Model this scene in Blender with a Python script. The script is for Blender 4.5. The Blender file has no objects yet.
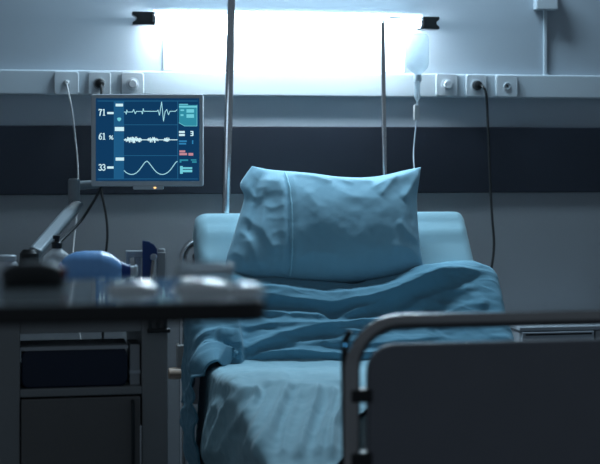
import bpy, bmesh, math, random
import numpy as np
from mathutils import Vector, Matrix, noise

random.seed(7)
S = bpy.context.scene
COL = S.collection
R = math.radians

# ------------------------------------------------------------------ camera frame
F = 1500.0                       # focal length in pixels of the 600 wide frame
YAW = R(10.5)
CY, SY = math.cos(YAW), math.sin(YAW)
D = 4.916                        # camera to head wall
XC = -0.911
H = 1.2                          # camera height
YH = 155.0                       # horizon row

def proj(X, Y, Z):
    dx = X - XC; dy = Y + D
    zc = dy * CY + dx * SY
    xc = dx * CY - dy * SY
    return 300 + F * xc / zc, YH - F * (Z - H) / zc

def U(px, py, zc):
    """point at camera depth zc"""
    xc = (px - 300) / F * zc
    return Vector((XC + xc * CY + zc * SY, -D + zc * CY - xc * SY, H - (py - YH) / F * zc))

def PY(px, py, Y):
    """point on the plane y = Y"""
    dy = Y + D
    dx = dy * math.tan(YAW + math.atan((px - 300) / F))
    zc = dy * CY + dx * SY
    return Vector((XC + dx, Y, H - (py - YH) / F * zc))

# ------------------------------------------------------------------ materials
def mat(name, col, rough=0.5, metal=0.0, var=0.06, vscale=6.0, bump=0.0, bscale=200.0,
        spec=0.5, sheen=0.0, coat=0.0, emit=None, estr=0.0, trans=0.0, ior=1.45, alpha=1.0, subsurf=0.0):
    m = bpy.data.materials.new(name); m.use_nodes = True
    nt = m.node_tree; b = nt.nodes['Principled BSDF']
    tc = nt.nodes.new('ShaderNodeTexCoord')
    n = nt.nodes.new('ShaderNodeTexNoise'); n.inputs['Scale'].default_value = vscale
    n.inputs['Detail'].default_value = 4
    nt.links.new(tc.outputs['Object'], n.inputs['Vector'])
    mx = nt.nodes.new('ShaderNodeMix'); mx.data_type = 'RGBA'
    lo = [c * (1 - var) for c in col]; hi = [min(1, c * (1 + var)) for c in col]
    mx.inputs['A'].default_value = (*lo, 1); mx.inputs['B'].default_value = (*hi, 1)
    nt.links.new(n.outputs['Fac'], mx.inputs['Factor'])
    nt.links.new(mx.outputs['Result'], b.inputs['Base Color'])
    b.inputs['Roughness'].default_value = rough
    b.inputs['Metallic'].default_value = metal
    b.inputs['Specular IOR Level'].default_value = spec
    b.inputs['IOR'].default_value = ior
    b.inputs['Sheen Weight'].default_value = sheen
    b.inputs['Coat Weight'].default_value = coat
    b.inputs['Transmission Weight'].default_value = trans
    b.inputs['Alpha'].default_value = alpha
    if emit:
        b.inputs['Emission Color'].default_value = (*emit, 1)
        b.inputs['Emission Strength'].default_value = estr
    if bump:
        n2 = nt.nodes.new('ShaderNodeTexNoise'); n2.inputs['Scale'].default_value = bscale
        n2.inputs['Detail'].default_value = 3
        nt.links.new(tc.outputs['Object'], n2.inputs['Vector'])
        bp = nt.nodes.new('ShaderNodeBump'); bp.inputs['Strength'].default_value = bump
        bp.inputs['Distance'].default_value = 0.002
        nt.links.new(n2.outputs['Fac'], bp.inputs['Height'])
        nt.links.new(bp.outputs['Normal'], b.inputs['Normal'])
    return m

def emis(name, col, s):
    m = bpy.data.materials.new(name); m.use_nodes = True
    nt = m.node_tree; nt.nodes.remove(nt.nodes['Principled BSDF'])
    e = nt.nodes.new('ShaderNodeEmission'); e.inputs['Color'].default_value = (*col, 1)
    e.inputs['Strength'].default_value = s
    nt.links.new(e.outputs[0], nt.nodes['Material Output'].inputs['Surface'])
    return m

WALLD = mat('wall_lower_grey', (0.235, 0.255, 0.275), 0.75, bump=0.10, bscale=160, var=0.03, vscale=1.5)  # darker grey for the wall below the band
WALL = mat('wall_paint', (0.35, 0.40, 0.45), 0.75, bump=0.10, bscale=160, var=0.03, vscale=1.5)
TRUNK = mat('trunking_plastic', (0.46, 0.52, 0.565), 0.45, var=0.02)
BAND = mat('dark_bumper_laminate', (0.020, 0.025, 0.036), 0.45, var=0.10, vscale=3, spec=0.25)
FLOOR = mat('floor_vinyl', (0.13, 0.14, 0.155), 0.35, var=0.25, vscale=40)
PLATE = mat('switch_plate_plastic', (0.48, 0.53, 0.57), 0.35, var=0.02)
RECESS = mat('socket_recess_plastic', (0.36, 0.40, 0.43), 0.4, var=0.02)
BLACK = mat('black_plastic', (0.008, 0.009, 0.010), 0.4, var=0.1)
DARKM = mat('dark_metal', (0.035, 0.042, 0.045), 0.35, 0.6)
CHROME = mat('chrome', (0.70, 0.72, 0.74), 0.21, 1.0, var=0.02)
STEEL = mat('worn_steel', (0.30, 0.29, 0.29), 0.22, 1.0, var=0.08, vscale=30)
SHEET = mat('teal_sheet_cotton', (0.28, 0.46, 0.53), 0.92, var=0.05, vscale=8, bump=0.25, bscale=420, spec=0.15, sheen=0.15)
PILLOW = mat('teal_pillowcase_cotton', (0.26, 0.46, 0.565), 0.92, var=0.05, vscale=10, bump=0.28, bscale=380, spec=0.15, sheen=0.15)
BLANKET = mat('teal_blanket_cotton', (0.135, 0.290, 0.380), 0.94, var=0.06, vscale=9, bump=0.28, bscale=360, spec=0.12, sheen=0.12)
THREAD = mat('hem_thread', (0.36, 0.62, 0.72), 0.9)
VINYL = mat('dark_vinyl', (0.008, 0.018, 0.021), 0.9, spec=0.08)
PANEL = mat('footboard_laminate', (0.17, 0.172, 0.192), 0.55, var=0.06, vscale=15, spec=0.3)
BEDPAINT = mat('bed_frame_paint', (0.20, 0.21, 0.22), 0.4)
CLAMP = mat('clamp_rubber', (0.010, 0.010, 0.012), 0.5)
SLEEVE = mat('sleeve_plastic', (0.36, 0.36, 0.35), 0.4)
BEIGE = mat('beige_bumper_rubber', (0.42, 0.31, 0.24), 0.5)
CARTM = mat('cart_paint', (0.215, 0.222, 0.226), 0.45, var=0.05, vscale=12)
CARTD = mat('cart_door_paint', (0.13, 0.126, 0.124), 0.5, var=0.06, vscale=12)
BIN = mat('navy_bin_plastic', (0.004, 0.012, 0.035), 0.35)
BEZEL = mat('monitor_bezel_plastic', (0.60, 0.64, 0.68), 0.4, var=0.03)
ARM = mat('monitor_arm_paint', (0.22, 0.25, 0.27), 0.35, 0.2)
WHITEP = mat('white_cable_plastic', (0.42, 0.43, 0.44), 0.4)
TUBEC = mat('clear_tube_plastic', (0.62, 0.70, 0.75), 0.25, var=0.02)
LBLUE = mat('blue_silicone', (0.19, 0.45, 0.86), 0.30, var=0.08, vscale=10, coat=0.3)
DBLUE = mat('dark_blue_plastic', (0.012, 0.055, 0.27), 0.3)
NAVY = mat('navy_flap_plastic', (0.014, 0.050, 0.18), 0.3)
GREYP = mat('grey_holder_plastic', (0.34, 0.36, 0.38), 0.4)
WHITEJ = mat('white_jar_plastic', (0.60, 0.64, 0.68), 0.35)
GLASS = mat('clear_bottle_plastic', (0.80, 0.84, 0.86), 0.12, trans=0.55, ior=1.2, var=0.02)
TABLET = mat('tabletop_laminate', (0.34, 0.39, 0.41), 0.05, var=0.05, spec=0.6)
TABLEE = mat('tabletop_edge_rubber', (0.010, 0.009, 0.010), 0.5)
GAUZE = mat('white_sealed_wrapper', (0.86, 0.89, 0.90), 0.12, bump=0.25, bscale=60, spec=0.8)
REDP = mat('dark_red_plastic', (0.16, 0.02, 0.025), 0.35)
NIGHT = mat('cabinet_laminate', (0.42, 0.47, 0.52), 0.45, var=0.03)
SLOT = mat('cabinet_dark_gap', (0.02, 0.022, 0.026), 0.6)
BOTTLE = bpy.data.materials.new('infusion_bottle_plastic'); BOTTLE.use_nodes = True
def _bottle():
    nt = BOTTLE.node_tree; b = nt.nodes['Principled BSDF']
    b.inputs['Base Color'].default_value = (0.50, 0.58, 0.63, 1); b.inputs['Roughness'].default_value = 0.2
    tl = nt.nodes.new('ShaderNodeBsdfTranslucent'); tl.inputs['Color'].default_value = (0.55, 0.61, 0.65, 1)
    tr = nt.nodes.new('ShaderNodeBsdfTransparent'); tr.inputs['Color'].default_value = (0.62, 0.70, 0.75, 1)
    tc = nt.nodes.new('ShaderNodeTexCoord'); nz = nt.nodes.new('ShaderNodeTexNoise'); nz.inputs['Scale'].default_value = 20
    nt.links.new(tc.outputs['Object'], nz.inputs['Vector'])
    m1 = nt.nodes.new('ShaderNodeMixShader'); m1.inputs[0].default_value = 0.6
    m2 = nt.nodes.new('ShaderNodeMixShader')
    mr = nt.nodes.new('ShaderNodeMapRange'); mr.inputs['To Min'].default_value = 0.2; mr.inputs['To Max'].default_value = 0.35
    nt.links.new(nz.outputs['Fac'], mr.inputs['Value']); nt.links.new(mr.outputs['Result'], m2.inputs[0])
    nt.links.new(b.outputs[0], m1.inputs[1]); nt.links.new(tl.outputs[0], m1.inputs[2])
    nt.links.new(m1.outputs[0], m2.inputs[1]); nt.links.new(tr.outputs[0], m2.inputs[2])
    nt.links.new(m2.outputs[0], nt.nodes['Material Output'].inputs['Surface'])
_bottle()
REFL = mat('reflector_white', (0.86, 0.88, 0.88), 0.5, var=0.01)
HOODM = bpy.data.materials.new('hood_milky_plastic'); HOODM.use_nodes = True
def _hood():
    nt = HOODM.node_tree; b = nt.nodes['Principled BSDF']
    b.inputs['Base Color'].default_value = (0.8, 0.84, 0.86, 1); b.inputs['Roughness'].default_value = 0.5
    tl = nt.nodes.new('ShaderNodeBsdfTranslucent'); tl.inputs['Color'].default_value = (0.75, 0.82, 0.86, 1)
    m = nt.nodes.new('ShaderNodeMixShader'); m.inputs[0].default_value = 0.35
    nt.links.new(b.outputs[0], m.inputs[1]); nt.links.new(tl.outputs[0], m.inputs[2])
    nt.links.new(m.outputs[0], nt.nodes['Material Output'].inputs['Surface'])
_hood()
TUBE = emis('lamp_tube_glow', (0.74, 0.90, 1.0), 85.0)
SCR = emis('screen_blue', (0.005, 0.042, 0.115), 1.0)
SCRD = emis('screen_column_blue', (0.013, 0.10, 0.23), 1.0)
SCRL = emis('screen_line_blue', (0.016, 0.115, 0.24), 1.0)
SCRW = emis('screen_white', (0.62, 0.88, 0.95), 1.0)
SCRT = emis('screen_trace', (0.36, 0.72, 0.82), 1.0)
SCRC = emis('screen_teal', (0.03, 0.26, 0.36), 1.0)
SCRB = emis('screen_bright_teal', (0.16, 0.60, 0.70), 1.0)
SCRM = emis('screen_mid_blue', (0.03, 0.22, 0.45), 1.0)
SCRR = emis('screen_red', (0.55, 0.25, 0.30), 1.0)
LED = emis('led_amber', (1.0, 0.55, 0.2), 2.0)
GLINTB = emis('glint_blue', (0.1, 0.5, 1.0), 2.0)

# ------------------------------------------------------------------ object helpers
def wloc(o):
    v = Vector((0, 0, 0))
    while o is not None:
        v += o.location; o = o.parent
    return v

def tag(o, label=None, cat=None, group=None, kind=None):
    if label: o['label'] = label
    if cat: o['category'] = cat
    if group: o['group'] = group
    if kind: o['kind'] = kind
    return o

def thing(name, label, cat, loc, group=None):
    o = bpy.data.objects.new(name, None); COL.objects.link(o)
    o.location = loc; o.empty_display_size = 0.1
    return tag(o, label, cat, group)

def build(name, bm, m, parent=None, smooth=True, bevel=0.0, base=False, label=None, sharp=35):
    """link the bmesh (world coordinates) as one object"""
    bmesh.ops.recalc_face_normals(bm, faces=bm.faces)
    me = bpy.data.meshes.new(name); bm.to_mesh(me); bm.free()
    o = bpy.data.objects.new(name, me); COL.objects.link(o)
    if isinstance(m, (list, tuple)):
        for k in m: me.materials.append(k)
    else:
        me.materials.append(m)
    if parent is not None:
        o.parent = parent
        me.transform(Matrix.Translation(-wloc(parent)))
    elif base:
        co = np.array([v.co for v in me.vertices])
        c = Vector(((co[:, 0].min() + co[:, 0].max()) / 2, (co[:, 1].min() + co[:, 1].max()) / 2, co[:, 2].min()))
        me.transform(Matrix.Translation(-c)); o.location = c
    if smooth:
        for p in me.polygons: p.use_smooth = True
        me.set_sharp_from_angle(angle=R(sharp))
    if bevel:
        b = o.modifiers.new('bevel', 'BEVEL'); b.width = bevel; b.segments = 3; b.limit_method = 'ANGLE'
        b.angle_limit = R(40)
    if label: o['label'] = label
    return o

def box(bm, x0, x1, y0, y1, z0, z1):
    vs = [bm.verts.new((x, y, z)) for x in (x0, x1) for y in (y0, y1) for z in (z0, z1)]
    for f in ((0, 1, 3, 2), (4, 6, 7, 5), (0, 4, 5, 1), (2, 3, 7, 6), (0, 2, 6, 4), (1, 5, 7, 3)):
        bm.faces.new([vs[i] for i in f])

def bx(*a):
    bm = bmesh.new(); box(bm, *a); return bm

def catmull(pts, n=8):
    pts = [Vector(p) for p in pts]
    if len(pts) < 3: return pts
    P = [pts[0] * 2 - pts[1]] + pts + [pts[-1] * 2 - pts[-2]]
    out = []
    for i in range(1, len(P) - 2):
        a, b, c, d = P[i - 1:i + 3]
        for k in range(n):
            t = k / n
            out.append(0.5 * ((2 * b) + (c - a) * t + (2 * a - 5 * b + 4 * c - d) * t * t + (3 * b - a - 3 * c + d) * t ** 3))
    out.append(pts[-1])
    return out

def tube(bm, pts, r, seg=12, caps=True):
    pts = [Vector(p) for p in pts]
    n = len(pts)
    rr = r if isinstance(r, (list, tuple)) else [r] * n
    tang = [(pts[min(i + 1, n - 1)] - pts[max(i - 1, 0)]).normalized() for i in range(n)]
    up = Vector((0, 0, 1)) if abs(tang[0].z) < 0.9 else Vector((1, 0, 0))
    nrm = (up - tang[0] * up.dot(tang[0])).normalized()
    rings = []
    for i in range(n):
        nrm = (nrm - tang[i] * nrm.dot(tang[i])).normalized()
        bn = tang[i].cross(nrm)
        rings.append([bm.verts.new(pts[i] + (nrm * math.cos(2 * math.pi * k / seg) + bn * math.sin(2 * math.pi * k / seg)) * rr[i]) for k in range(seg)])
    for i in range(n - 1):
        for k in range(seg):
            bm.faces.new((rings[i][k], rings[i][(k + 1) % seg], rings[i + 1][(k + 1) % seg], rings[i + 1][k]))
    if caps:
        bm.faces.new(rings[0][::-1]); bm.faces.new(rings[-1])

def tb(pts, r, seg=12):
    bm = bmesh.new(); tube(bm, pts, r, seg); return bm

def lathe(bm, prof, c, axis='Z', seg=28):
    """prof = list of (radius, height along axis) from c"""
    c = Vector(c)
    ax = {'Z': (Vector((1, 0, 0)), Vector((0, 1, 0)), Vector((0, 0, 1))),
          'Y': (Vector((1, 0, 0)), Vector((0, 0, 1)), Vector((0, -1, 0))),
          'X': (Vector((0, 1, 0)), Vector((0, 0, 1)), Vector((1, 0, 0)))}[axis]
    rings = []
    for r, h in prof:
        r = max(r, 1e-5)
        rings.append([bm.verts.new(c + ax[2] * h + (ax[0] * math.cos(2 * math.pi * k / seg) + ax[1] * math.sin(2 * math.pi * k / seg)) * r) for k in range(seg)])
    for i in range(len(prof) - 1):
        for k in range(seg):
            bm.faces.new((rings[i][k], rings[i][(k + 1) % seg], rings[i + 1][(k + 1) % seg], rings[i + 1][k]))
    bm.faces.new(rings[0][::-1]); bm.faces.new(rings[-1])

def lt(prof, c, axis='Z', seg=28):
    bm = bmesh.new(); lathe(bm, prof, c, axis, seg); return bm

def prism(bm, front, back):
    a = [bm.verts.new(p) for p in front]; b = [bm.verts.new(p) for p in back]
    n = len(a)
    bm.faces.new(a); bm.faces.new(b[::-1])
    for i in range(n):
        bm.faces.new((a[i], b[i], b[(i + 1) % n], a[(i + 1) % n]))

def rrect(x0, y0, x1, y1, r, n=5):
    out = []
    for cx, cy, a0 in ((x1 - r, y1 - r, 0), (x0 + r, y1 - r, 90), (x0 + r, y0 + r, 180), (x1 - r, y0 + r, 270)):
        for k in range(n + 1):
            a = R(a0 + 90 * k / n)
            out.append((cx + r * math.cos(a), cy + r * math.sin(a)))
    return out

def prism_y(poly, y0, y1, bm=None):
    """polygon in (x, z) extruded in y"""
    bm = bm or bmesh.new()
    prism(bm, [(x, y0, z) for x, z in poly], [(x, y1, z) for x, z in poly])
    return bm

def prism_z(poly, z0, z1, bm=None):
    bm = bm or bmesh.new()
    prism(bm, [(x, y, z0) for x, y in poly], [(x, y, z1) for x, y in poly])
    return bm

def prism_x(poly, x0, x1, bm=None):
    bm = bm or bmesh.new()
    prism(bm, [(x0, y, z) for y, z in poly], [(x1, y, z) for y, z in poly])
    return bm

FWD = Vector((SY, CY, 0))
def prism_v(poly, zc, depth, bm=None):
    """polygon measured on the plane at depth zc square to the view, given real thickness away from the viewer"""
    bm = bm or bmesh.new()
    f = [U(x, y, zc) for x, y in poly]
    prism(bm, f, [p + FWD * depth for p in f])
    return bm

# ------------------------------------------------------------------ setting
def struct(name, bm, m, **k):
    o = build(name, bm, m, smooth=False, **k); o['kind'] = 'structure'; return o
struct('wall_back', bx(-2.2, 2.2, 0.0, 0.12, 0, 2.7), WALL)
struct('trim_3', bx(-2.2, 2.2, -0.004, 0.0, 0.10, 1.072), WALLD)  # thin sheet over the wall below the band, in the darker grey
struct('floor', bx(-2.2, 2.2, -5.4, 0.12, -0.1, 0), FLOOR)
struct('trim_1', bx(-2.2, 2.2, -0.014, 0.0, 1.072, 1.295), BAND, bevel=0.003)
bm = bmesh.new()
box(bm, -2.2, 2.2, -0.026, 0.0, 1.394, 1.474)
struct('trim_2', bm, TRUNK, bevel=0.005)
struct('baseboard_back', bx(-2.2, 2.2, -0.012, 0.0, 0.0, 0.10), BAND, bevel=0.003)

# ------------------------------------------------------------------ wall sockets and switches
YP = -0.026
def plate(name, label, cat, px0, px1, py, group):
    c = PY((px0 + px1) / 2, py, YP - 0.010)
    w = (PY(px1, py, YP - .01).x - PY(px0, py, YP - .01).x) / 2
    z0, z1 = c.z - 0.038, c.z + 0.038
    t = thing(name, label, cat, (c.x, YP, c.z), group)
    build('cover_plate', prism_y(rrect(c.x - w, z0, c.x + w, z1, 0.010), YP - 0.011, YP), PLATE, t, bevel=0.003)
    return t, c, w
G = 'fittings on the wall trunking'
def socket(px0, px1, py, label, r=0.020):
    t, c, w = plate('wall_socket', label, 'socket', px0, px1, py, G)
    y = YP - 0.011
    build('socket_ring', lt([(r, 0), (r, 0.003), (r * 0.86, 0.004), (r * 0.80, 0.0015), (0.0, 0.001)], (c.x, y, c.z), 'Y'), RECESS, t)
    return t, c, y
t, c1, y = socket(54, 79, 83.0, 'white wall socket with the white cord in it, leftmost on the trunking', 0.011)
t, c2, y = socket(88, 111, 83.5, 'white wall socket with a black plug, just above the monitor corner')
t, c5, y = socket(466, 487, 85.5, 'white wall socket with a black plug, right of the infusion bottle')
t, c6, y = socket(496, 518, 86.0, 'white wall socket with nothing in it, rightmost on the trunking', 0.012)
build('contact_hole', lt([(0.0035, 0), (0.0035, 0.0015), (0, 0.0015)], (c6.x, y - 0.001, c6.z), 'Y', 14), BLACK, t)
def switch(px0, px1, py, label):
    t, c, w = plate('dimmer_switch', label, 'switch', px0, px1, py, G)
    y = YP - 0.011
    build('switch_ring', lt([(0.021, 0), (0.021, 0.004), (0.018, 0.005), (0, 0.005)], (c.x, y, c.z), 'Y'), PLATE, t)
    build('dial', lt([(0.0145, 0.004), (0.0140, 0.016), (0.012, 0.018), (0, 0.018)], (c.x, y, c.z), 'Y'), PLATE, t)
    return c
switch(121, 144, 84.0, 'white round-dial switch above the monitor, left of the chrome pole')
switch(436, 458, 85.0, 'white round-dial switch right next to the hanging infusion bottle')

# plugs and cords
def cord(name, label, pts, r, m, plugm=None, plug=None, cat='cord'):
    if plug is None:
        return tag(build(name, tb(catmull(pts, 8), r, 8), m, base=True), label, cat)
    t = thing(name, label, cat, plug)
    build('cord', tb(catmull(pts, 8), r, 8), m, t)
    return t
y = YP - 0.012
wp = [Vector((c1.x, y - 0.012, c1.z)), Vector((c1.x + 0.002, y - 0.022, c1.z - 0.015)), PY(71, 105, -0.075), PY(75.5, 140, -0.07), PY(78, 175, -0.07),
      PY(76, 220, -0.09), PY(73, 252, -0.12), PY(74, 290, -0.16), PY(79, 330, -0.20), PY(86, 380, -0.22), PY(90, 440, -0.22)]
wp += [Vector((wp[-1].x + .03, -0.26, 0.1)), Vector((wp[-1].x + .10, -0.33, 0.008)), Vector((wp[-1].x + .2, -0.42, 0.006))]
t = cord('power_cord', 'thin white cord hanging from the leftmost wall socket', wp, 0.0030, WHITEP, plug=(c1.x, YP, c1.z))
build('plug', lt([(0.008, 0), (0.008, 0.010), (0.005, 0.016), (0, 0.016)], (c1.x, y, c1.z), 'Y'), WHITEP, t)
y2 = YP - 0.0155
bp = [Vector((c2.x + .004, y2 - 0.02, c2.z - .006)), Vector((c2.x + .004, y2 - 0.035, c2.z - 0.03)), PY(99, 115, -0.08), PY(99, 160, -0.08), PY(101, 188, -0.09),
      PY(106, 215, -0.10), PY(107.5, 235, -0.11), PY(106, 255, -0.12), PY(103.5, 300, -0.14), PY(103, 345, -0.16), PY(106, 420, -0.18)]
bp += [Vector((bp[-1].x + .02, -0.22, 0.1)), Vector((bp[-1].x + .06, -0.28, 0.008)), Vector((bp[-1].x + .16, -0.36, 0.006))]
t = cord('power_cord', 'black cord running down behind the monitor to the cart', bp, 0.0040, BLACK, plug=(c2.x, YP, c2.z))
build('plug', lt([(0.0165, 0), (0.0165, 0.008), (0.013, 0.020), (0.007, 0.024), (0, 0.024)], (c2.x, y2 + .002, c2.z), 'Y'), BLACK, t)
bp = [Vector((c5.x + .006, y2 - 0.020, c5.z)), PY(483, 86.5, -0.085), PY(485.6, 92, -0.085), PY(487, 105, -0.078), PY(488.5, 140, -0.07), PY(490, 180, -0.07),
      PY(492, 215, -0.08), PY(494, 245, -0.09), PY(491, 272, -0.11), PY(487, 300, -0.13), PY(486, 360, -0.14)]
bp += [Vector((bp[-1].x, -0.15, 0.1)), Vector((bp[-1].x - .06, -0.17, 0.008)), Vector((bp[-1].x - .2, -0.20, 0.006))]
t = cord('power_cord', 'long black cord hanging down the wall right of the bed', bp, 0.0042, BLACK, plug=(c5.x, YP, c5.z))
build('plug', lt([(0.0165, 0), (0.0165, 0.008), (0.014, 0.020), (0.007, 0.024), (0, 0.024)], (c5.x, y2 + .002, c5.z), 'Y'), BLACK, t)

# junction box with conduit at top right
a = PY(536, 0, -0.03); b = PY(558, 10, -0.03)
t = thing('junction_box', 'white junction box with a thin conduit at top right of the wall', 'junction box', ((a.x + b.x) / 2, 0, b.z))
build('box_body', bx(a.x, b.x, -0.035, 0, b.z, b.z + 0.075), PLATE, t, bevel=0.004)
cx = PY(545.5, 40, -0.01).x
build('conduit', bx(cx - 0.006, cx + 0.006, -0.010, 0, 1.474, b.z), TRUNK, t, bevel=0.002)

# ------------------------------------------------------------------ wall lamp
LY = -0.092
LZ = PY(260, 20.5, LY).z
xl, xr = PY(155, 20, LY).x, PY(419, 20, LY).x
el, er = PY(132, 20, LY).x, PY(438, 20, LY).x
lamp = thing('wall_lamp', 'glowing fluorescent tube lamp on the wall above the bed', 'lamp', ((xl + xr) / 2, 0, LZ))
build('tube', lt([(0.012, 0), (0.0175, 0.004), (0.0175, xr - xl - 0.004), (0.012, xr - xl)], (xl, LY, LZ), 'X', 20), TUBE, lamp)
hood = [(-0.129, 0.014), (-0.123, 0.022), (-0.102, 0.0265), (-0.082, 0.0265), (-0.055, 0.022), (-0.042, 0.016),
        (-0.041, 0.018), (-0.055, 0.0245), (-0.082, 0.029), (-0.102, 0.029), (-0.124, 0.0245), (-0.131, 0.015)]
build('hood', prism_x([(yy, LZ + zz) for yy, zz in hood], xl - 0.004, xr + 0.004), HOODM, lamp)
build('reflector', bx(PY(163, 20, 0).x, PY(404, 20, 0).x, -0.012, 0.0, 1.476, LZ + 0.03), REFL, lamp, bevel=0.003)
for nm, x0, x1, sgn in (('l', el, xl, -1), ('r', xr, er, 1)):
    zt, zb = LZ + 0.021, LZ - 0.021
    if sgn < 0:
        poly = [(x1, zb), (x1, zt), (x0, zt), (x0, LZ + 0.010), (x0 + 0.014, LZ + 0.003), (x0 + 0.014, LZ - 0.005), (x0, LZ - 0.013), (x0, zb)]
    else:
        poly = [(x0, zt), (x0, zb), (x1, zb), (x1, LZ - 0.012), (x1 - 0.010, LZ - 0.005), (x1 - 0.010, LZ + 0.004), (x1, LZ + 0.011), (x1, zt)]
    e = build('end_cap', prism_y(poly, LY - 0.022, LY + 0.022), DARKM, lamp, bevel=0.003, smooth=False)
    build('wall_arm', bx(x0 + 0.018, x1 - 0.018, LY + 0.022, 0.0, LZ - 0.010, LZ + 0.010), DARKM, e)
    xi = x1 - 0.008 if sgn < 0 else x0 + 0.008
    build('tube_holder', lt([(0.016, -0.006), (0.018, 0), (0.016, 0.006)], (xi - sgn * 0.004, LY - 0.012, LZ), 'X', 16), CHROME, e)

# ------------------------------------------------------------------ fold engine (folds traced as lines over the cloth)
def fold_disp(PX, PYY, folds):
    out = np.zeros_like(PX)
    for pts, amp, wp_, wn in folds:
        p = np.array(pts, float)
        best = np.full(PX.shape, 1e9); sgn = np.ones(PX.shape); tt = np.zeros(PX.shape)
        seg = np.linalg.norm(p[1:] - p[:-1], axis=1); cum = np.concatenate([[0], np.cumsum(seg)]); L = cum[-1]
        for i in range(len(p) - 1):
            d = p[i + 1] - p[i]; l2 = (d ** 2).sum()
            vx, vy = PX - p[i][0], PYY - p[i][1]
            t_ = np.clip((vx * d[0] + vy * d[1]) / l2, 0, 1)
            ex, ey = vx - t_ * d[0], vy - t_ * d[1]
            dd = np.hypot(ex, ey)
            m = dd < best
            best = np.where(m, dd, best)
            sgn = np.where(m, np.sign(d[0] * vy - d[1] * vx), sgn)
            tt = np.where(m, (cum[i] + t_ * seg[i]) / L, tt)
        w = np.where(sgn > 0, wp_, wn)
        fade = np.clip(np.minimum(tt, 1 - tt) * 5.0 + 0.12, 0, 1)
        fade = fade * fade * (3 - 2 * fade)
        out += amp * np.exp(-(best / w) ** 1.45) * fade
    return out

def nz(p, s, o=0.0):
    return noise.noise(Vector((p[0] * s + o, p[1] * s + o * 1.7, p[2] * s - o)))

def grid_normals(P):
    du = np.gradient(P, axis=0); dv = np.gradient(P, axis=1)
    n = np.cross(du, dv); l = np.linalg.norm(n, axis=2, keepdims=True); l[l < 1e-9] = 1
    return n / l

def grid_bm(P, bm=None, close=False):
    bm = bm or bmesh.new()
    ni, nj = P.shape[:2]
    V = [[bm.verts.new(P[i, j]) for j in range(nj)] for i in range(ni)]
    for i in range(ni - 1):
        for j in range(nj - 1):
            bm.faces.new((V[i][j], V[i + 1][j], V[i + 1][j + 1], V[i][j + 1]))
    return bm

# ------------------------------------------------------------------ mattress profile (y, z), head to foot
def chaikin(p, k=3):
    for _ in range(k):
        q = [p[0]]
        for a, b in zip(p[:-1], p[1:]):
            q += [(a[0] * .75 + b[0] * .25, a[1] * .75 + b[1] * .25), (a[0] * .25 + b[0] * .75, a[1] * .25 + b[1] * .75)]
        p = q + [p[-1]]
    return p
RAW = [(-0.445, 1.037), (-0.68, 0.755), (-0.80, 0.617), (-0.93, 0.622), (-1.36, 0.652), (-1.46, 0.652), (-1.58, 0.628), (-2.62, 0.44)]
PR = np.array(chaikin(RAW, 3))
SL = np.concatenate([[0], np.cumsum(np.hypot(*(PR[1:] - PR[:-1]).T))])
def prof(s):
    s = np.asarray(s, float)
    y = np.interp(s, SL, PR[:, 0]); z = np.interp(s, SL, PR[:, 1])
    e = 0.03
    ty = np.interp(s + e, SL, PR[:, 0]) - np.interp(s - e, SL, PR[:, 0])
    tz = np.interp(s + e, SL, PR[:, 1]) - np.interp(s - e, SL, PR[:, 1])
    l = np.hypot(ty, tz)
    return y, z, tz / l, -ty / l       # outward normal points up / to the foot
SMAX = SL[-1]
XL, XR = -0.400, 0.430
TH = 0.115

def sweep_mattress(s0, s1, grow, n=90, roundhead=True, roundfoot=True, xl=XL, xr=XR, th=TH):
    bm = bmesh.new()
    rings = []
    for i in range(n + 1):
        s = s0 + (s1 - s0) * i / n
        y, z, ny, nz_ = [float(v) for v in prof(s)]
        k = 1.0
        er = 0.030
        if roundhead and s - s0 < er: k = math.sqrt(max(0.0, 1 - (1 - (s - s0) / er) ** 2))
        if roundfoot and s1 - s < er: k = min(k, math.sqrt(max(0.0, 1 - (1 - (s1 - s) / er) ** 2)))
        hw = (xr - xl) / 2 + grow - (1 - k) * 0.028
        ht = th / 2 + grow - (1 - k) * 0.028
        cx = (xl + xr) / 2
        # centre sits half a thickness under the top line
        cy, cz = y - ny * th / 2, z - nz_ * th / 2
        ring = []
        for (a, b) in rrect(-hw, -ht, hw, ht, min(0.035, ht * 0.9), 6):
            ring.append(bm.verts.new((cx + a, cy + ny * b, cz + nz_ * b)))
        rings.append(ring)
    m = len(rings[0])
    for i in range(n):
        for k in range(m):
            bm.faces.new((rings[i][k], rings[i][(k + 1) % m], rings[i + 1][(k + 1) % m], rings[i + 1][k]))
    bm.faces.new(rings[0][::-1]); bm.faces.new(rings[-1])
    return bm

mt = thing('mattress', 'bent mattress raised at the back under the teal bedding', 'mattress', (0.015, -1.5, 0.50))
build('mattress_body', sweep_mattress(0.004, SMAX, 0.0), VINYL, mt)
fs = sweep_mattress(0.0, 1.15, 0.004, n=70, roundfoot=False)
# soft pull creases in the fitted sheet near the corners
P = np.array([v.co for v in fs.verts])
px, py = proj(P[:, 0], P[:, 1], P[:, 2])
dsp = fold_disp(px, py, [([(424, 250), (440, 230), (457, 214)], 0.013, 2.5, 8.0), ([(440, 264), (452, 247), (466, 225)], 0.007, 3, 8),
                         ([(200, 224), (214, 240), (226, 262)], 0.004, 4, 7), ([(198, 250), (212, 262)], 0.003, 4, 4)])
for v, d_ in zip(fs.verts, dsp):
    v.co += Vector((0, -0.75, 0.66)) * float(d_)
build('fitted_sheet', fs, SHEET, mt, label='light teal fitted sheet')

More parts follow.
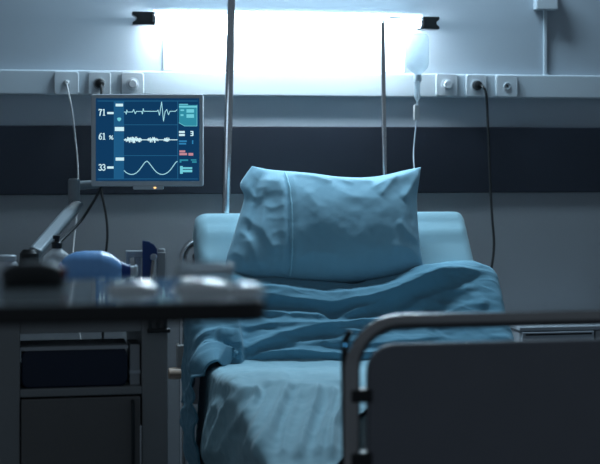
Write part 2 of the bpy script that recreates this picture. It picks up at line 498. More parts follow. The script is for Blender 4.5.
# ------------------------------------------------------------------ draped cloth
def drape(s0f, s1f, off, xl, xr, r, hL, hR, nx, ns, folds, wrinkle, roll=False, seed=0.0, flare=0.0, taper=None, gain=1.0, crease=0.6):
    qs = []                                    # (kind, value)
    nh = int(nx * 0.34)
    for i in range(nh): qs.append((0, 1 - i / nh))                 # left hang, 1 = bottom
    for i in range(8): qs.append((1, i / 8))                       # left corner
    for i in range(nx + 1): qs.append((2, i / nx))
    for i in range(1, 9): qs.append((3, i / 8))
    nr = int(nx * 0.12)
    for i in range(1, nr + 1): qs.append((4, i / nr))
    nroll = 6 if roll else 0
    P = np.zeros((len(qs), ns + 1 + nroll, 3))
    for i, (k, q) in enumerate(qs):
        x = {0: xl, 1: xl, 2: xl + (xr - xl) * q, 3: xr, 4: xr}[k]
        s0, s1 = s0f(x, k, q), s1f(x, k, q)
        sv = []; ov = []
        for j in range(nroll):
            a = (math.pi / 2) * j / nroll
            sv.append(s0 - off * 0.9 * math.sin(math.pi / 2 - 0) * math.cos(a) * 0.9); ov.append(off * math.sin(a))
        for j in range(ns + 1):
            sv.append(s0 + (s1 - s0) * j / ns); ov.append(off)
        sv = np.array(sv); ov = np.array(ov)
        if taper:
            a_, b_, e_ = taper
            kk = np.clip((sv - a_) / (b_ - a_), 0, 1); kk = kk * kk * (3 - 2 * kk)
            e_ = e_ + (0.034 - e_) * min(1, max(0, (-0.36 - x) / 0.045))
            ov = ov * (1 - kk) + e_ * kk
        y, z, ny, nz_ = prof(sv)
        y = y + ny * ov; z = z + nz_ * ov
        if k == 2: X = np.full_like(y, x); dz = 0
        elif k == 1: a = math.pi / 2 * (1 - q); X = np.full_like(y, xl - r * math.sin(a)); dz = -r * (1 - math.cos(a))
        elif k == 3: a = math.pi / 2 * q; X = np.full_like(y, xr + r * math.sin(a)); dz = -r * (1 - math.cos(a))
        elif k == 0: X = np.full_like(y, xl - r - flare * q); dz = -r - hL * q
        else: X = np.full_like(y, xr + r); dz = -r - hR * q
        P[i, :, 0] = X; P[i, :, 1] = y; P[i, :, 2] = np.maximum(z + dz, 0.12)
    N = grid_normals(P)
    N *= np.sign((N * np.array([0, -0.5, 0.8])).sum(axis=2).mean())
    # orient per point: outward means up / to the foot / away from the bed axis
    ax = np.array([0.015, 0, 0])
    px, py = proj(P[..., 0], P[..., 1], P[..., 2])
    d = fold_disp(px, py, folds) * gain
    for i in range(P.shape[0]):
        for j in range(P.shape[1]):
            p = P[i, j]
            w = nz((p[0], p[1] * 2.2, p[2] * 2.2), 7, seed) * 0.55 + nz((p[0] * 1.3, p[1] * 3, p[2] * 3), 16, seed + 5) * 0.3 + nz(p, 38, seed + 9) * 0.16
            # crisp crease network
            q = (p[0] * 1.0 + p[1] * 0.35, p[1] * 2.0 + p[0] * 0.5, p[2] * 2.0)
            c1_ = abs(nz(q, 6.5, seed + 11)); c2_ = abs(nz(q, 15, seed + 17))
            w += crease * (0.55 * (0.25 - min(c1_, 0.25)) / 0.25) + crease * 0.22 * (0.22 - min(c2_, 0.22)) / 0.22
            d[i, j] += w * wrinkle
            if roll and qs[i][0] >= 1:
                d[i, j] *= min(1.0, max(0.0, (P.shape[1] - 1 - j) / (0.16 * ns)))
    return P + N * d[..., None], N

# blanket over the raised back: folds traced left to right, head to foot
top_px = [(150, 272), (195, 275), (235, 279), (300, 286), (350, 288), (400, 281), (425, 274), (455, 267), (474, 266), (492, 271), (560, 278)]
def s_at_row(x, row):
    """arc length on the raised back where the cloth at this x shows at the given row"""
    ss = np.linspace(0, 0.6, 121); y, z, ny, nz_ = prof(ss)
    _, pyy = proj(x, y + ny * 0.03, z + nz_ * 0.03)
    return float(np.interp(row, pyy, ss))
def s0_blanket(x, k, q):
    pxx, _ = proj(x, -0.6, 0.9)
    row = np.interp(pxx, [p[0] for p in top_px], [p[1] for p in top_px])
    return s_at_row(x, row)
def s1_blanket(x, k, q):
    b = 0.615 + 0.012 * math.sin(x * 9)
    if k <= 1: return 0.74
    if k == 2 and x < -0.34: t_ = min(1, (-0.34 - x) / 0.065); return b + (0.74 - b) * t_ ** 2.0
    return b
BF = [
    # rolled top edge and turned-down flap
    ([(205, 297), (245, 299), (290, 305), (332, 309), (365, 306), (395, 298), (430, 284), (462, 273), (488, 273)], 0.025, 3.0, 13),
    ([(230, 290), (300, 297), (350, 300), (400, 291), (445, 276), (478, 269)], 0.014, 6, 7),
    ([(335, 322), (365, 313), (400, 299), (435, 286), (455, 281)], 0.020, 3.5, 9),
    ([(395, 318), (425, 301), (450, 292), (480, 290)], 0.010, 5, 9),
    ([(440, 318), (465, 306), (490, 305)], 0.008, 5, 8),
    ([(245, 312), (290, 318), (330, 320)], 0.014, 3.5, 8),
    ([(238, 330), (275, 327), (310, 329), (350, 336), (385, 338)], 0.014, 4, 9),
    ([(238, 352), (265, 345), (297, 336), (330, 330), (362, 326), (400, 326)], 0.022, 3.5, 9),
    ([(300, 347), (335, 343), (370, 346), (410, 343), (450, 336)], 0.011, 4, 8),
    ([(238, 364), (262, 357), (286, 354), (310, 357), (345, 362), (390, 358), (440, 358)], 0.024, 4, 9),
    ([(255, 352), (280, 351), (300, 349)], -0.007, 4, 4),
    ([(240, 305), (270, 306)], -0.006, 4, 4),
    ([(300, 324), (340, 325), (380, 320)], -0.007, 4, 5),
    ([(420, 330), (450, 322), (485, 322)], 0.008, 4, 8),
    # heavy pleat standing along the left side
    ([(215, 292), (226, 310), (236, 330), (239, 352), (239, 372), (236, 392)], 0.040, 26, 3.0),
    ([(200, 318), (208, 345), (205, 372), (196, 400), (192, 464)], 0.016, 7, 10),
    ([(222, 330), (216, 355), (222, 372)], 0.009, 5, 7),
    ([(195, 345), (215, 338), (232, 345)], 0.007, 5, 4),
    ([(192, 372), (212, 362), (232, 368)], 0.009, 6, 4),
    ([(190, 400), (204, 385), (222, 380)], 0.010, 6, 4),
    ([(186, 430), (195, 410), (208, 400)], 0.010, 6, 5),
    ([(190, 464), (197, 440), (203, 420)], 0.008, 5, 5),
]
P, N = drape(s0_blanket, s1_blanket, 0.030, XL - 0.005, XR + 0.015, 0.038, 0.33, 0.12, 190, 150, BF, 0.0095, roll=True, seed=1.0, flare=0.012, taper=(0.50, 0.60, -0.004), gain=1.3)
bo = build('blanket', grid_bm(P), BLANKET, base=True, sharp=180)
md = bo.modifiers.new('thickness', 'SOLIDIFY'); md.thickness = 0.006; md.offset = -1
tag(bo, 'rumpled teal blanket folded down over the raised back of the bed', 'blanket')

# sheet over the seat and its hanging left side
def hem(x):
    return float(np.interp(x, [-0.43, -0.30, -0.245, -0.20, -0.15, 0.0, 0.45], [1.75, 1.72, 1.62, 1.44, 1.37, 1.33, 1.30]))
SF = [
    ([(222, 388), (240, 381), (262, 379), (290, 378)], 0.008, 6, 8),
    ([(232, 386), (246, 396), (262, 398)], 0.012, 5, 6),
    ([(262, 390), (248, 410), (232, 440), (222, 464)], 0.012, 7, 5),
    ([(276, 388), (262, 412), (250, 445), (244, 464)], 0.008, 4, 7),
    ([(290, 386), (283, 402), (266, 440), (258, 464)], 0.014, 6, 5),
    ([(303, 388), (296, 405), (286, 430), (281, 464)], 0.007, 3, 5),
    ([(318, 388), (315, 405), (303, 440), (298, 464)], 0.013, 8, 5),
    ([(332, 390), (333, 405), (322, 435), (316, 464)], 0.010, 4, 6),
    ([(346, 394), (342, 410), (333, 430), (331, 464)], 0.012, 5, 6),
    ([(240, 392), (228, 412), (218, 440), (213, 464)], 0.012, 5, 6),
    ([(222, 396), (214, 415), (209, 440), (207, 464)], 0.010, 5, 6),
    ([(256, 392), (246, 408), (238, 440)], -0.006, 3, 4),
    ([(300, 376), (330, 381), (352, 384)], 0.006, 4, 6),
    ([(255, 387), (300, 390), (345, 397)], 0.010, 7, 7),
]
P, N = drape(lambda x, k, q: 0.53, lambda x, k, q: hem(x), 0.010, XL - 0.002, XR + 0.004, 0.024, 0.30, 0.10, 190, 200, SF, 0.0065, crease=0.18, seed=4.0, flare=0.02, gain=1.6)
so = build('bed_sheet', grid_bm(P), SHEET, base=True, sharp=180)
md = so.modifiers.new('thickness', 'SOLIDIFY'); md.thickness = 0.003; md.offset = -1
tag(so, 'light teal sheet with hanging folds draped over the seat of the bed', 'sheet')

# ------------------------------------------------------------------ pillow
def bez(pts, n):
    p = catmull([Vector((a, b, 0)) for a, b in pts], 12)
    L = [0]
    for a, b in zip(p[:-1], p[1:]): L.append(L[-1] + (b - a).length)
    tv = np.linspace(0, L[-1], n)
    return np.stack([np.interp(tv, L, [q.x for q in p]), np.interp(tv, L, [q.y for q in p])], 1)
n1, n2 = 150, 100
topc = bez([(252, 166), (266, 169), (284, 171), (310, 174), (335, 177), (358, 178), (380, 176), (402, 171), (421, 167)], n1)
botc = bez([(225, 268), (245, 276), (270, 281), (300, 283), (340, 284), (380, 280), (405, 274), (423, 266)], n1)
lefc = bez([(252, 166), (246, 174), (240, 185), (244, 197), (239, 217), (232, 240), (227, 256), (225, 268)], n2)
rigc = bez([(421, 167), (419, 182), (417, 200), (418, 222), (420, 245), (423, 266)], n2)
PB, PT = Vector((0, -0.625, 0.845)), Vector((0, -0.505, 1.165))      # lower and upper edge of the pillow's middle plane
pn = Vector((0, -(PT.z - PB.z), (PT.y - PB.y))).normalized()
if pn.y > 0: pn = -pn
def on_plane(px, py):
    dy_dir = None
    r = (px - 300) / F
    # ray: camera + zc * (x, y, z)
    d = Vector((r * CY + SY, CY - r * SY, -(py - YH) / F))
    o = Vector((XC, -D, H))
    t_ = (PB - o).dot(pn) / d.dot(pn)
    return o + d * t_
front = np.zeros((n1, n2, 3)); base_px = np.zeros((n1, n2, 2)); hgt = np.zeros((n1, n2))
for i in range(n1):
    for j in range(n2):
        u, v = i / (n1 - 1), j / (n2 - 1)
        c = (1 - v) * topc[i] + v * botc[i] + (1 - u) * lefc[j] + u * rigc[j] - ((1 - u) * (1 - v) * topc[0] + u * (1 - v) * topc[-1] + (1 - u) * v * botc[0] + u * v * botc[-1])
        base_px[i, j] = c
        front[i, j] = on_plane(c[0], c[1])
        a = 1 - abs(2 * u - 1) ** 2.6; b = 1 - abs(2 * v - 1) ** 2.2
        hh = max(a, 0) ** 0.62 * max(b, 0) ** 0.60
        if u < 0.22: hh *= 0.62 + 0.38 * (u / 0.22)                    # slack open end of the case
        hgt[i, j] = hh
PF = [
    ([(280, 171), (284, 195), (285, 225), (286, 255), (286, 282)], -0.007, 2.0, 2.0),
    ([(289, 172), (292, 200), (293, 240), (292, 280)], 0.004, 3, 5),
    ([(276, 172), (279, 200), (280, 240), (280, 280)], 0.005, 4, 3),
    # slack end: dents and lumps
    ([(262, 172), (254, 190), (256, 208), (250, 226), (246, 245)], -0.016, 6, 6),
    ([(250, 170), (258, 182), (278, 188)], 0.005, 4, 6),
    ([(242, 188), (252, 198), (262, 202)], 0.009, 4, 5),
    ([(262, 198), (272, 196), (281, 199)], 0.0015, 3, 4),
    ([(258, 208), (268, 214), (282, 212)], 0.003, 3, 5),
    ([(240, 214), (248, 222), (262, 240), (274, 262)], 0.009, 4, 7),
    ([(262, 222), (272, 226), (282, 225)], 0.0015, 3, 4),
    ([(236, 230), (246, 240), (252, 258), (262, 276)], 0.008, 4, 6),
    ([(268, 240), (276, 238), (283, 240)], 0.0015, 3, 3),
    ([(230, 252), (240, 258), (246, 270)], 0.007, 4, 5),
    ([(264, 254), (274, 252), (283, 254)], 0.0015, 3, 3),
    ([(268, 268), (276, 266), (284, 267)], 0.0015, 3, 3),
    ([(266, 176), (262, 205), (258, 240)], 0.006, 5, 5),
    # pulls from the top seam and corners
    ([(288, 176), (308, 180), (330, 188)], 0.008, 4, 6),
    ([(300, 174), (325, 178), (352, 190)], 0.006, 3, 5),
    ([(338, 178), (352, 184), (372, 186)], 0.006, 4, 4),
    ([(420, 169), (402, 178), (384, 184), (366, 196)], 0.009, 5, 6),
    ([(419, 172), (409, 190), (398, 206)], 0.008, 4, 5),
    ([(417, 182), (412, 205), (410, 230)], -0.006, 4, 4),
    ([(396, 176), (388, 186), (374, 204)], 0.006, 4, 4),
    ([(330, 196), (350, 205), (378, 206)], 0.004, 6, 6),
    ([(300, 196), (312, 215), (314, 240)], 0.005, 7, 7),
    ([(290, 268), (310, 258), (335, 262)], 0.004, 6, 6),
    ([(422, 262), (405, 252), (385, 252)], 0.006, 6, 5),
    ([(420, 245), (406, 238), (392, 226)], 0.005, 5, 5),
]
pd = fold_disp(base_px[..., 0], base_px[..., 1], PF)
bm = bmesh.new()
FV = {}; 
THK_F, THK_B = 0.085, 0.055
for side in (0, 1):
    for i in range(n1):
        for j in range(n2):
            edge = i in (0, n1 - 1) or j in (0, n2 - 1)
            if side == 1 and edge:
                FV[side, i, j] = FV[0, i, j]; continue
            p = Vector(front[i, j])
            if side == 0:
                w = nz(p, 9, 3.0) * 0.0038 + nz(p, 22, 7.0) * 0.0018 + nz(p, 50, 2.0) * 0.0007
                k = min(1.0, hgt[i, j] * 2.2)
                d_ = THK_F * hgt[i, j] + (pd[i, j] * 1.0 + w) * (0.25 + 0.75 * k)
                q = p + pn * d_
            else:
                q = p - pn * (THK_B * hgt[i, j])
            FV[side, i, j] = bm.verts.new(q)
for side in (0, 1):
    for i in range(n1 - 1):
        for j in range(n2 - 1):
            vs = (FV[side, i, j], FV[side, i + 1, j], FV[side, i + 1, j + 1], FV[side, i, j + 1])
            bm.faces.new(vs if side == 0 else vs[::-1])
# stitched hem line rides on the case surface
hl = []
for j in range(2, n2 - 2, 1):
    k = min(range(n1), key=lambda i: abs(base_px[i, j, 0] - np.interp(base_px[i, j, 1], [171, 195, 225, 255, 282], [283, 286.5, 288, 288.5, 288.5])))
    hl.append(FV[0, k, j].co + pn * 0.0012)
hl2 = [sum(hl[max(0, i - 3):i + 4], Vector()) / len(hl[max(0, i - 3):i + 4]) for i in range(len(hl))]
po = build('pillow', bm, PILLOW, base=True, sharp=180)
tag(po, 'plump light teal pillow propped upright against the raised back of the bed', 'pillow')
build('hem_stitching', tb(hl2, 0.0024, 6), THREAD, po)

# ------------------------------------------------------------------ hospital bed
bed = thing('hospital_bed', 'adjustable hospital bed with steel tube footboard and grey end panel', 'bed', (0.015, -1.5, 0))
FY = -2.705
cxl = PY(352.0, 380, FY).x; cxr = 0.455
zt = PY(430, 321, FY).z
rad = 0.075
def loop(xa, xb, zb, ztop, y, rad, n=10):
    pts = [Vector((xa, y, zb)), Vector((xa, y, (zb + ztop) / 2)), Vector((xa, y, ztop - rad))]
    for k in range(1, n + 1):
        a = math.pi / 2 * k / n
        pts.append(Vector((xa + rad * (1 - math.cos(a)), y, ztop - rad + rad * math.sin(a))))
    pts.append(Vector(((xa + xb) / 2, y, ztop)))
    for k in range(n, -1, -1):
        a = math.pi / 2 * k / n
        pts.append(Vector((xb - rad * (1 - math.cos(a)), y, ztop - rad + rad * math.sin(a))))
    pts += [Vector((xb, y, (zb + ztop) / 2)), Vector((xb, y, zb))]
    return pts
build('footboard_rail', tb(loop(cxl, cxr, 0.20, zt, FY, rad), 0.0118, 20), STEEL, bed)
pxl = PY(367, 400, FY).x; pz = PY(450, 342.5, FY).z
build('footboard_panel', prism_y(rrect(pxl, 0.33, cxr - 0.024, pz, 0.042, 8), FY - 0.009, FY + 0.009), PANEL, bed, bevel=0.004)
for x0, x1 in ((cxl - 0.004, pxl + 0.006), (cxr - 0.030, cxr + 0.004)):
    for row in (395, 458):
        z = PY(362, row, FY).z
        build('panel_clamp', bx(x0, x1, FY - 0.013, FY + 0.013, z - 0.010, z + 0.010), CLAMP, bed, bevel=0.003)
z = PY(350, 333, FY).z
# head end
HY = -0.235
hx = PY(183, 300, HY).x
hz = PY(195, 241, HY).z
build('headboard_rail', tb(loop(hx, 0.445, 0.20, hz, HY, 0.055), 0.0125, 18), CHROME, bed)
build('headboard_panel', bx(hx + 0.03, 0.415, HY - 0.008, HY + 0.008, 0.42, hz - 0.04), PANEL, bed, bevel=0.004)
a = PY(177, 345, HY - 0.02); b = PY(190.5, 367, HY - 0.02)
build('rail_sleeve', bx(a.x, b.x, HY - 0.020, HY + 0.020, b.z, a.z), SLEEVE, bed, bevel=0.004)
a = PY(168, 374, HY - 0.02); b = PY(187, 374, HY - 0.02)
build('bumper_roller', lt([(0.012, 0), (0.018, 0.004), (0.019, 0.02), (0.017, b.x - a.x)], (a.x, HY - 0.01, a.z), 'X', 20), BEIGE, bed)
# under frame
bm = bmesh.new()
for x in (-0.36, 0.39): box(bm, x - 0.02, x + 0.02, -2.69, -0.25, 0.225, 0.285)
for yy in (-0.27, -0.95, -1.6, -2.66): box(bm, -0.36, 0.39, yy - 0.02, yy + 0.02, 0.23, 0.28)
build('under_frame', bm, BEDPAINT, bed, bevel=0.004, smooth=False)
for x in (-0.33, 0.36):
    for yy in (-0.45, -2.45):
        lg = build('leg', bx(x - 0.022, x + 0.022, yy - 0.022, yy + 0.022, 0.11, 0.225), BEDPAINT, bed, bevel=0.004)
        build('castor', lt([(0.02, -0.015), (0.055, -0.012), (0.055, 0.012), (0.02, 0.015)], (x, yy, 0.055), 'X', 24), BLACK, lg)
def support(s0, s1):
    bm = bmesh.new()
    fr, bk = [], []
    for s in np.linspace(s0, s1, 6):
        y, z, ny, nz_ = [float(v) for v in prof(s)]
        fr.append((y - ny * (TH + 0.001), z - nz_ * (TH + 0.001))); bk.append((y - ny * (TH + 0.016), z - nz_ * (TH + 0.016)))
    return prism_x(fr + bk[::-1], -0.37, 0.40)
build('back_support', support(0.03, 0.50), BEDPAINT, bed, smooth=False)
build('seat_support', support(0.60, 1.12), BEDPAINT, bed, smooth=False)
build('leg_support', support(1.26, SMAX - 0.03), BEDPAINT, bed, smooth=False)
for x in (-0.2, 0.23):
    for s in (0.2, 0.8, 1.7):
        y, z, ny, nz_ = [float(v) for v in prof(s)]
        build('lift_strut', tb([(x, y, 0.27), (x, y - ny * (TH + .012), z - nz_ * (TH + .012))], 0.014, 10), STEEL, bed)
# lifting pole and infusion pole stand in the head corners
p0 = PY(232.5, -30, -0.30); p1 = PY(226, 215, -0.30)
dirv = (p0 - p1).normalized()
ptop = p1 + dirv * ((2.25 - p1.z) / dirv.z); pbot = p1 + dirv * ((0.25 - p1.z) / dirv.z)
build('lifting_pole', tb([pbot, p1, ptop, ptop + Vector((0.06, -0.03, 0.05)), ptop + Vector((0.20, -0.20, 0.09))], 0.0135, 18), CHROME, bed)
q1 = PY(384.5, 175, -0.185); q0 = PY(382.5, 22, -0.185)
dirv = (q0 - q1).normalized(); qb = q1 + dirv * ((0.25 - q1.z) / dirv.z)
ip = build('infusion_pole', tb([qb, q1, q0], 0.0085, 14), CHROME, bed)
hk = PY(418, 29.5, -0.185)
build('hook', tb(catmull([q0, q0 + Vector((0.02, 0, 0.012)), Vector(((q0.x + hk.x) / 2 + .01, -0.185, q0.z + 0.012)), Vector((hk.x - .005, -0.185, q0.z + 0.002)), hk + Vector((0, 0, 0.0)), hk + Vector((0.010, 0, 0.004)), hk + Vector((0.014, 0, 0.014))], 6), 0.0030, 8), CHROME, ip)
build('pole_socket', bx(pbot.x - 0.02, pbot.x + 0.02, -0.32, -0.25, 0.23, 0.30), BEDPAINT, bed, smooth=False)
build('pole_socket', bx(qb.x - 0.02, qb.x + 0.02, -0.28, -0.165, 0.23, 0.30), BEDPAINT, bed, smooth=False)
# cable on the foot rail, its blue glint put in as a glowing dot
pl = U(345.5, 343, 2.30)
hc = tb(catmull([PY(350, 331, FY + 0.012), PY(346, 340, FY + 0.014), PY(344.5, 352, FY + 0.014), PY(345, 410, FY + 0.014), PY(346, 470, FY + 0.014)], 8), 0.0055, 10)
cb = build('rail_cable', hc, BLACK, bed)
build('blue_glint', lt([(0.0013, 0), (0.0013, 0.001), (0.0, 0.0013)], PY(345.0, 345, FY + 0.0075), 'Y', 10), GLINTB, cb)

# ------------------------------------------------------------------ infusion bottle
IY = -0.185
c = PY(417.5, 55, IY)
sc_ = 4.97 / F
ib = thing('infusion_bottle', 'clear infusion bottle hanging upside down beside the lamp', 'infusion bottle', (c.x, IY, PY(417, 168, IY).z))
zt_ = PY(417, 34, IY).z; zb_ = PY(417, 75, IY).z; hh = zt_ - zb_
build('bottle_body', lt([(0.004, 0), (0.010, 0.0), (0.013, 0.006), (0.022, 0.012), (0.034, 0.024), (0.0375, 0.038), (0.0375, hh - 0.018), (0.035, hh - 0.006), (0.028, hh), (0.0, hh - 0.002)], (c.x, IY, zb_), 'Z', 32), BOTTLE, ib)
build('hanger_loop', tb(catmull([Vector((c.x - .012, IY, zt_ - .002)), Vector((c.x - .010, IY, zt_ + .012)), Vector((c.x + .001, IY, zt_ + .0185)), Vector((c.x + .012, IY, zt_ + .012)), Vector((c.x + .013, IY, zt_ - .002))], 6), 0.0018, 8), WHITEP, ib)
build('cap', lt([(0.0125, 0), (0.0135, 0.003), (0.0135, 0.018), (0.012, 0.021)], (c.x, IY, zb_ - 0.020), 'Z', 20), TUBEC, ib)
zc1 = PY(417, 82, IY).z; zc2 = PY(417, 101, IY).z
build('drip_chamber', lt([(0.003, 0), (0.0075, 0.006), (0.0095, 0.012), (0.0095, zc1 - zc2 - 0.004), (0.011, zc1 - zc2 - 0.003), (0.011, zc1 - zc2)], (c.x - 0.001, IY, zc2), 'Z', 20), BOTTLE, ib)
zc3, zc4 = PY(417, 105, IY).z, PY(417, 120, IY).z
build('roller_clamp', bx(c.x - 0.012, c.x + 0.006, IY - 0.008, IY + 0.008, zc4, zc3), WHITEP, ib, bevel=0.002)
t0 = Vector((c.x - 0.001, IY, zc2 + 0.003))
build('drip_tube', tb(catmull([t0, Vector((c.x - .002, IY, zc3 - .005)), Vector((c.x - .004, IY, zc4 - 0.004)), PY(414.5, 140, IY), PY(413.5, 155, IY - .01), PY(414.5, 172, IY - .03), PY(416, 190, IY - .05), PY(418, 240, IY - .04)], 8), 0.0021, 8), TUBEC, ib)

# ------------------------------------------------------------------ monitor on its arm
MZ = 4.30
mc = U(147, 188, MZ)
mon = thing('patient_monitor', 'patient monitor on a grey arm showing vital sign curves and 71 61 33', 'monitor', mc)
MS = MZ / F
build('housing', prism_v(rrect(91.2, 94.2, 202.8, 186.4, 1.8), MZ, 0.045), BEZEL, mon, bevel=0.003)
scr = build('screen', prism_v([(95.8, 98.2), (199.3, 98.2), (199.3, 181.0), (95.8, 181.0)], MZ - 0.0008, 0.0020), SCR, mon, smooth=False)
def sp(polys, name, m, lift=0.0016, label=None):
    bm = bmesh.new()
    for poly in polys: prism_v(poly, MZ - lift, 0.0006, bm)
    return build(name, bm, m, scr, smooth=False, label=label)
def rc(x0, y0, x1, y1): return [(x0, y0), (x1, y0), (x1, y1), (x0, y1)]
def ribbon(pts, w):
    """quads along a line, w in px"""
    out = []
    for (a, b), (c_, d_) in zip(pts[:-1], pts[1:]):
        l = math.hypot(c_ - a, d_ - b)
        if l < 1e-6: continue
        nx_, ny_ = -(d_ - b) / l * w / 2, (c_ - a) / l * w / 2
        ex, ey = (c_ - a) / l * w * .2, (d_ - b) / l * w * .2
        out.append([(a + nx_ - ex, b + ny_ - ey), (c_ + nx_ + ex, d_ + ny_ + ey), (c_ - nx_ + ex, d_ - ny_ + ey), (a - nx_ - ex, b - ny_ - ey)])
    return out
sp([rc(114.2, 101.5, 124, 178.8)], 'label_column', SCRD, 0.0012)
sp([rc(97.5, 100.6, 198, 101.4), rc(97.5, 178.6, 198, 179.3), rc(177.4, 101, 178.1, 179), rc(114, 124.5, 177.6, 125.1), rc(114, 155.3, 177.6, 155.9),
    rc(113.8, 101, 114.3, 179)], 'grid_line', SCRL, 0.0016)
for q_ in (rc(115.6, 103.7, 123, 106.4), rc(114.8, 127, 124, 131), rc(115.6, 157.5, 124, 160.6)): sp([q_], 'column_mark', SCRW, 0.0020)
sp([[(117, 118.5), (118, 117.6), (120.4, 117.6), (121.3, 118.6), (120.6, 120.4), (119.2, 121.4), (117.7, 120.4)]], 'heart_mark', SCRB, 0.0020)
e1 = [(124, 112), (125.6, 112), (126.2, 114.2), (126.8, 109.8), (127.4, 112), (132.4, 112), (133.6, 109.4), (135.2, 113.8), (136.4, 111.4), (141.6, 111.4), (142.4, 114), (143.2, 108.6), (144, 111.3),
      (157, 111.3), (158, 110), (159.5, 115.3), (161.6, 101.8), (163.5, 121.2), (165, 112), (166.7, 109.4), (168.5, 114.8), (170, 111.3), (175.3, 111.3), (177, 109.6)]
sp(ribbon(e1, 0.7), 'heart_trace', SCRT, 0.0022)
random.seed(3)
n_ = [(124, 139.8), (177.3, 139.8)]
pol = ribbon(n_, 0.8)
for a, b, hgt_ in ((124.2, 141, 2.9), (147.5, 157.8, 2.6), (163.6, 169.4, 2.2)):
    x = a
    while x < b:
        f_ = math.sin(math.pi * (x - a + .3) / (b - a + .6)) ** 0.35
        up, dn = hgt_ * f_ * random.uniform(.15, 1.2), hgt_ * f_ * random.uniform(.15, 1.2)
        pol.append(rc(x, 139.8 - up, x + 0.75, 139.8 + dn)); x += 0.6
sp(pol, 'pulse_trace', SCRW, 0.0022)
e3 = []
for k in range(61):
    x = 124 + 53.3 * k / 60
    e3.append((x, float(np.interp(x, [124, 126, 128, 130, 132, 134, 136.5, 139, 142, 144.5, 146.8, 149, 151.5, 154, 157, 159.5, 162.3, 165, 168, 171, 174, 176, 177.3],
                                  [170.6, 172.4, 173.6, 174.3, 174.5, 174.1, 172.8, 170.4, 166.4, 162.8, 160.9, 162.8, 166.2, 169.5, 172.6, 174, 174.5, 174, 172.3, 169.2, 164.8, 162.1, 161.5]))))
sp(ribbon(e3, 0.8), 'breathing_trace', SCRT, 0.0022)
def arc(cx, cy, rx, ry, a0, a1, n=12): return [(cx + rx * math.cos(R(a0 + (a1 - a0) * k / n)), cy + ry * math.sin(R(a0 + (a1 - a0) * k / n))) for k in range(n + 1)]
def digit(ch, x, y):                        # 3.1 px wide, 6.6 px tall serif figures
    if ch == '7': return [rc(x, y, x + 3.1, y + 1.0), rc(x, y, x + .5, y + 1.9)] + ribbon([(x + 2.8, y + .6), (x + 1.7, y + 3.2), (x + 1.2, y + 6.6)], 1.0)
    if ch == '1': return [rc(x + 1.2, y, x + 2.2, y + 6.6), rc(x + .4, y + 6.0, x + 3.0, y + 6.6)] + ribbon([(x + .3, y + 1.0), (x + 1.6, y + .3)], .6)
    if ch == '6': return ribbon(arc(x + 1.6, y + 4.6, 1.25, 1.65, 0, 360, 16), .85) + ribbon([(x + .45, y + 4.6), (x + .7, y + 2.6), (x + 1.6, y + 1.0), (x + 2.7, y + .2)], .9)
    if ch == '3': return ribbon(arc(x + 1.35, y + 1.8, 1.2, 1.45, -160, 90, 10), .85) + ribbon(arc(x + 1.35, y + 4.75, 1.4, 1.55, -90, 160, 10), .9)
    return []
for txt, y_ in (('71', 109.0), ('61', 133.0), ('33', 164.0)):
    pol = digit(txt[0], 98.7, y_) + digit(txt[1], 102.3, y_)
    sp(pol, 'reading', SCRW, 0.0022)
for q_ in (rc(107.2, 112, 113.6, 114.1), rc(107.2, 166.4, 113.6, 168.6)): sp([q_], 'unit_mark', SCRW, 0.0020)
sp(ribbon([(112.6, 135.6), (109.6, 139.2)], .7) + ribbon(arc(110, 136.4, .7, .8, 0, 360, 10), .6) + ribbon(arc(112.3, 138.6, .7, .8, 0, 360, 10), .6), 'percent_sign', SCRW, 0.0020)
sp([[(179, 104), (188, 104), (188, 105), (197, 105), (197, 126), (184.5, 126), (179, 122.8)]], 'info_panel', SCRC, 0.0012)
sp([rc(179, 103.9, 188, 104.7), rc(179, 105.8, 196.8, 107.6), rc(186.5, 109.2, 194, 112.6), rc(186.5, 114.2, 194, 117.8), rc(180.5, 109.4, 184, 111), rc(180.5, 114.2, 183.5, 116)] + ribbon([(197, 105), (197, 126), (184.5, 126), (179, 122.8)], .5), 'info_line', SCRB, 0.0020)
sp([rc(179, 131, 184.8, 133), rc(179, 134, 184.8, 136), rc(190.4, 131, 193.2, 132), rc(192.2, 131.5, 193.4, 135.6), rc(190.6, 133.1, 193, 133.9), rc(190.4, 135, 193.2, 136)], 'setting_value', SCRW, 0.0020)
sp([rc(179, 140.4, 186.8, 142), rc(179, 142.9, 186.2, 144.5), rc(192, 140.2, 193.3, 144)], 'dim_setting', SCRM, 0.0020)
sp([rc(179.4, 150.4, 185.2, 152.4), rc(179.4, 153, 187, 155.2), rc(188.5, 153, 193.2, 155.6)], 'alarm_line', SCRR, 0.0020)
sp([rc(179.6, 159.4, 188.2, 161), rc(179.6, 161, 181.4, 162.6), rc(190.8, 159.3, 196.4, 160.6), rc(192, 161.2, 196.6, 162.8)], 'small_text', SCRC, 0.0020)
sp([rc(180, 166, 182.8, 173.8), rc(182.8, 167.2, 192.2, 169), rc(182.8, 169.8, 192.2, 172.2)], 'bar_chart', SCRB, 0.0020)
strip = build('button_strip', prism_v(rrect(133, 186.2, 163, 189.6, 1.2), MZ - 0.002, 0.03), BEZEL, mon, bevel=0.001)
build('power_led', prism_v(rrect(153.6, 187.0, 156.2, 188.4, 0.5), MZ - 0.0032, 0.002), LED, strip, smooth=False)
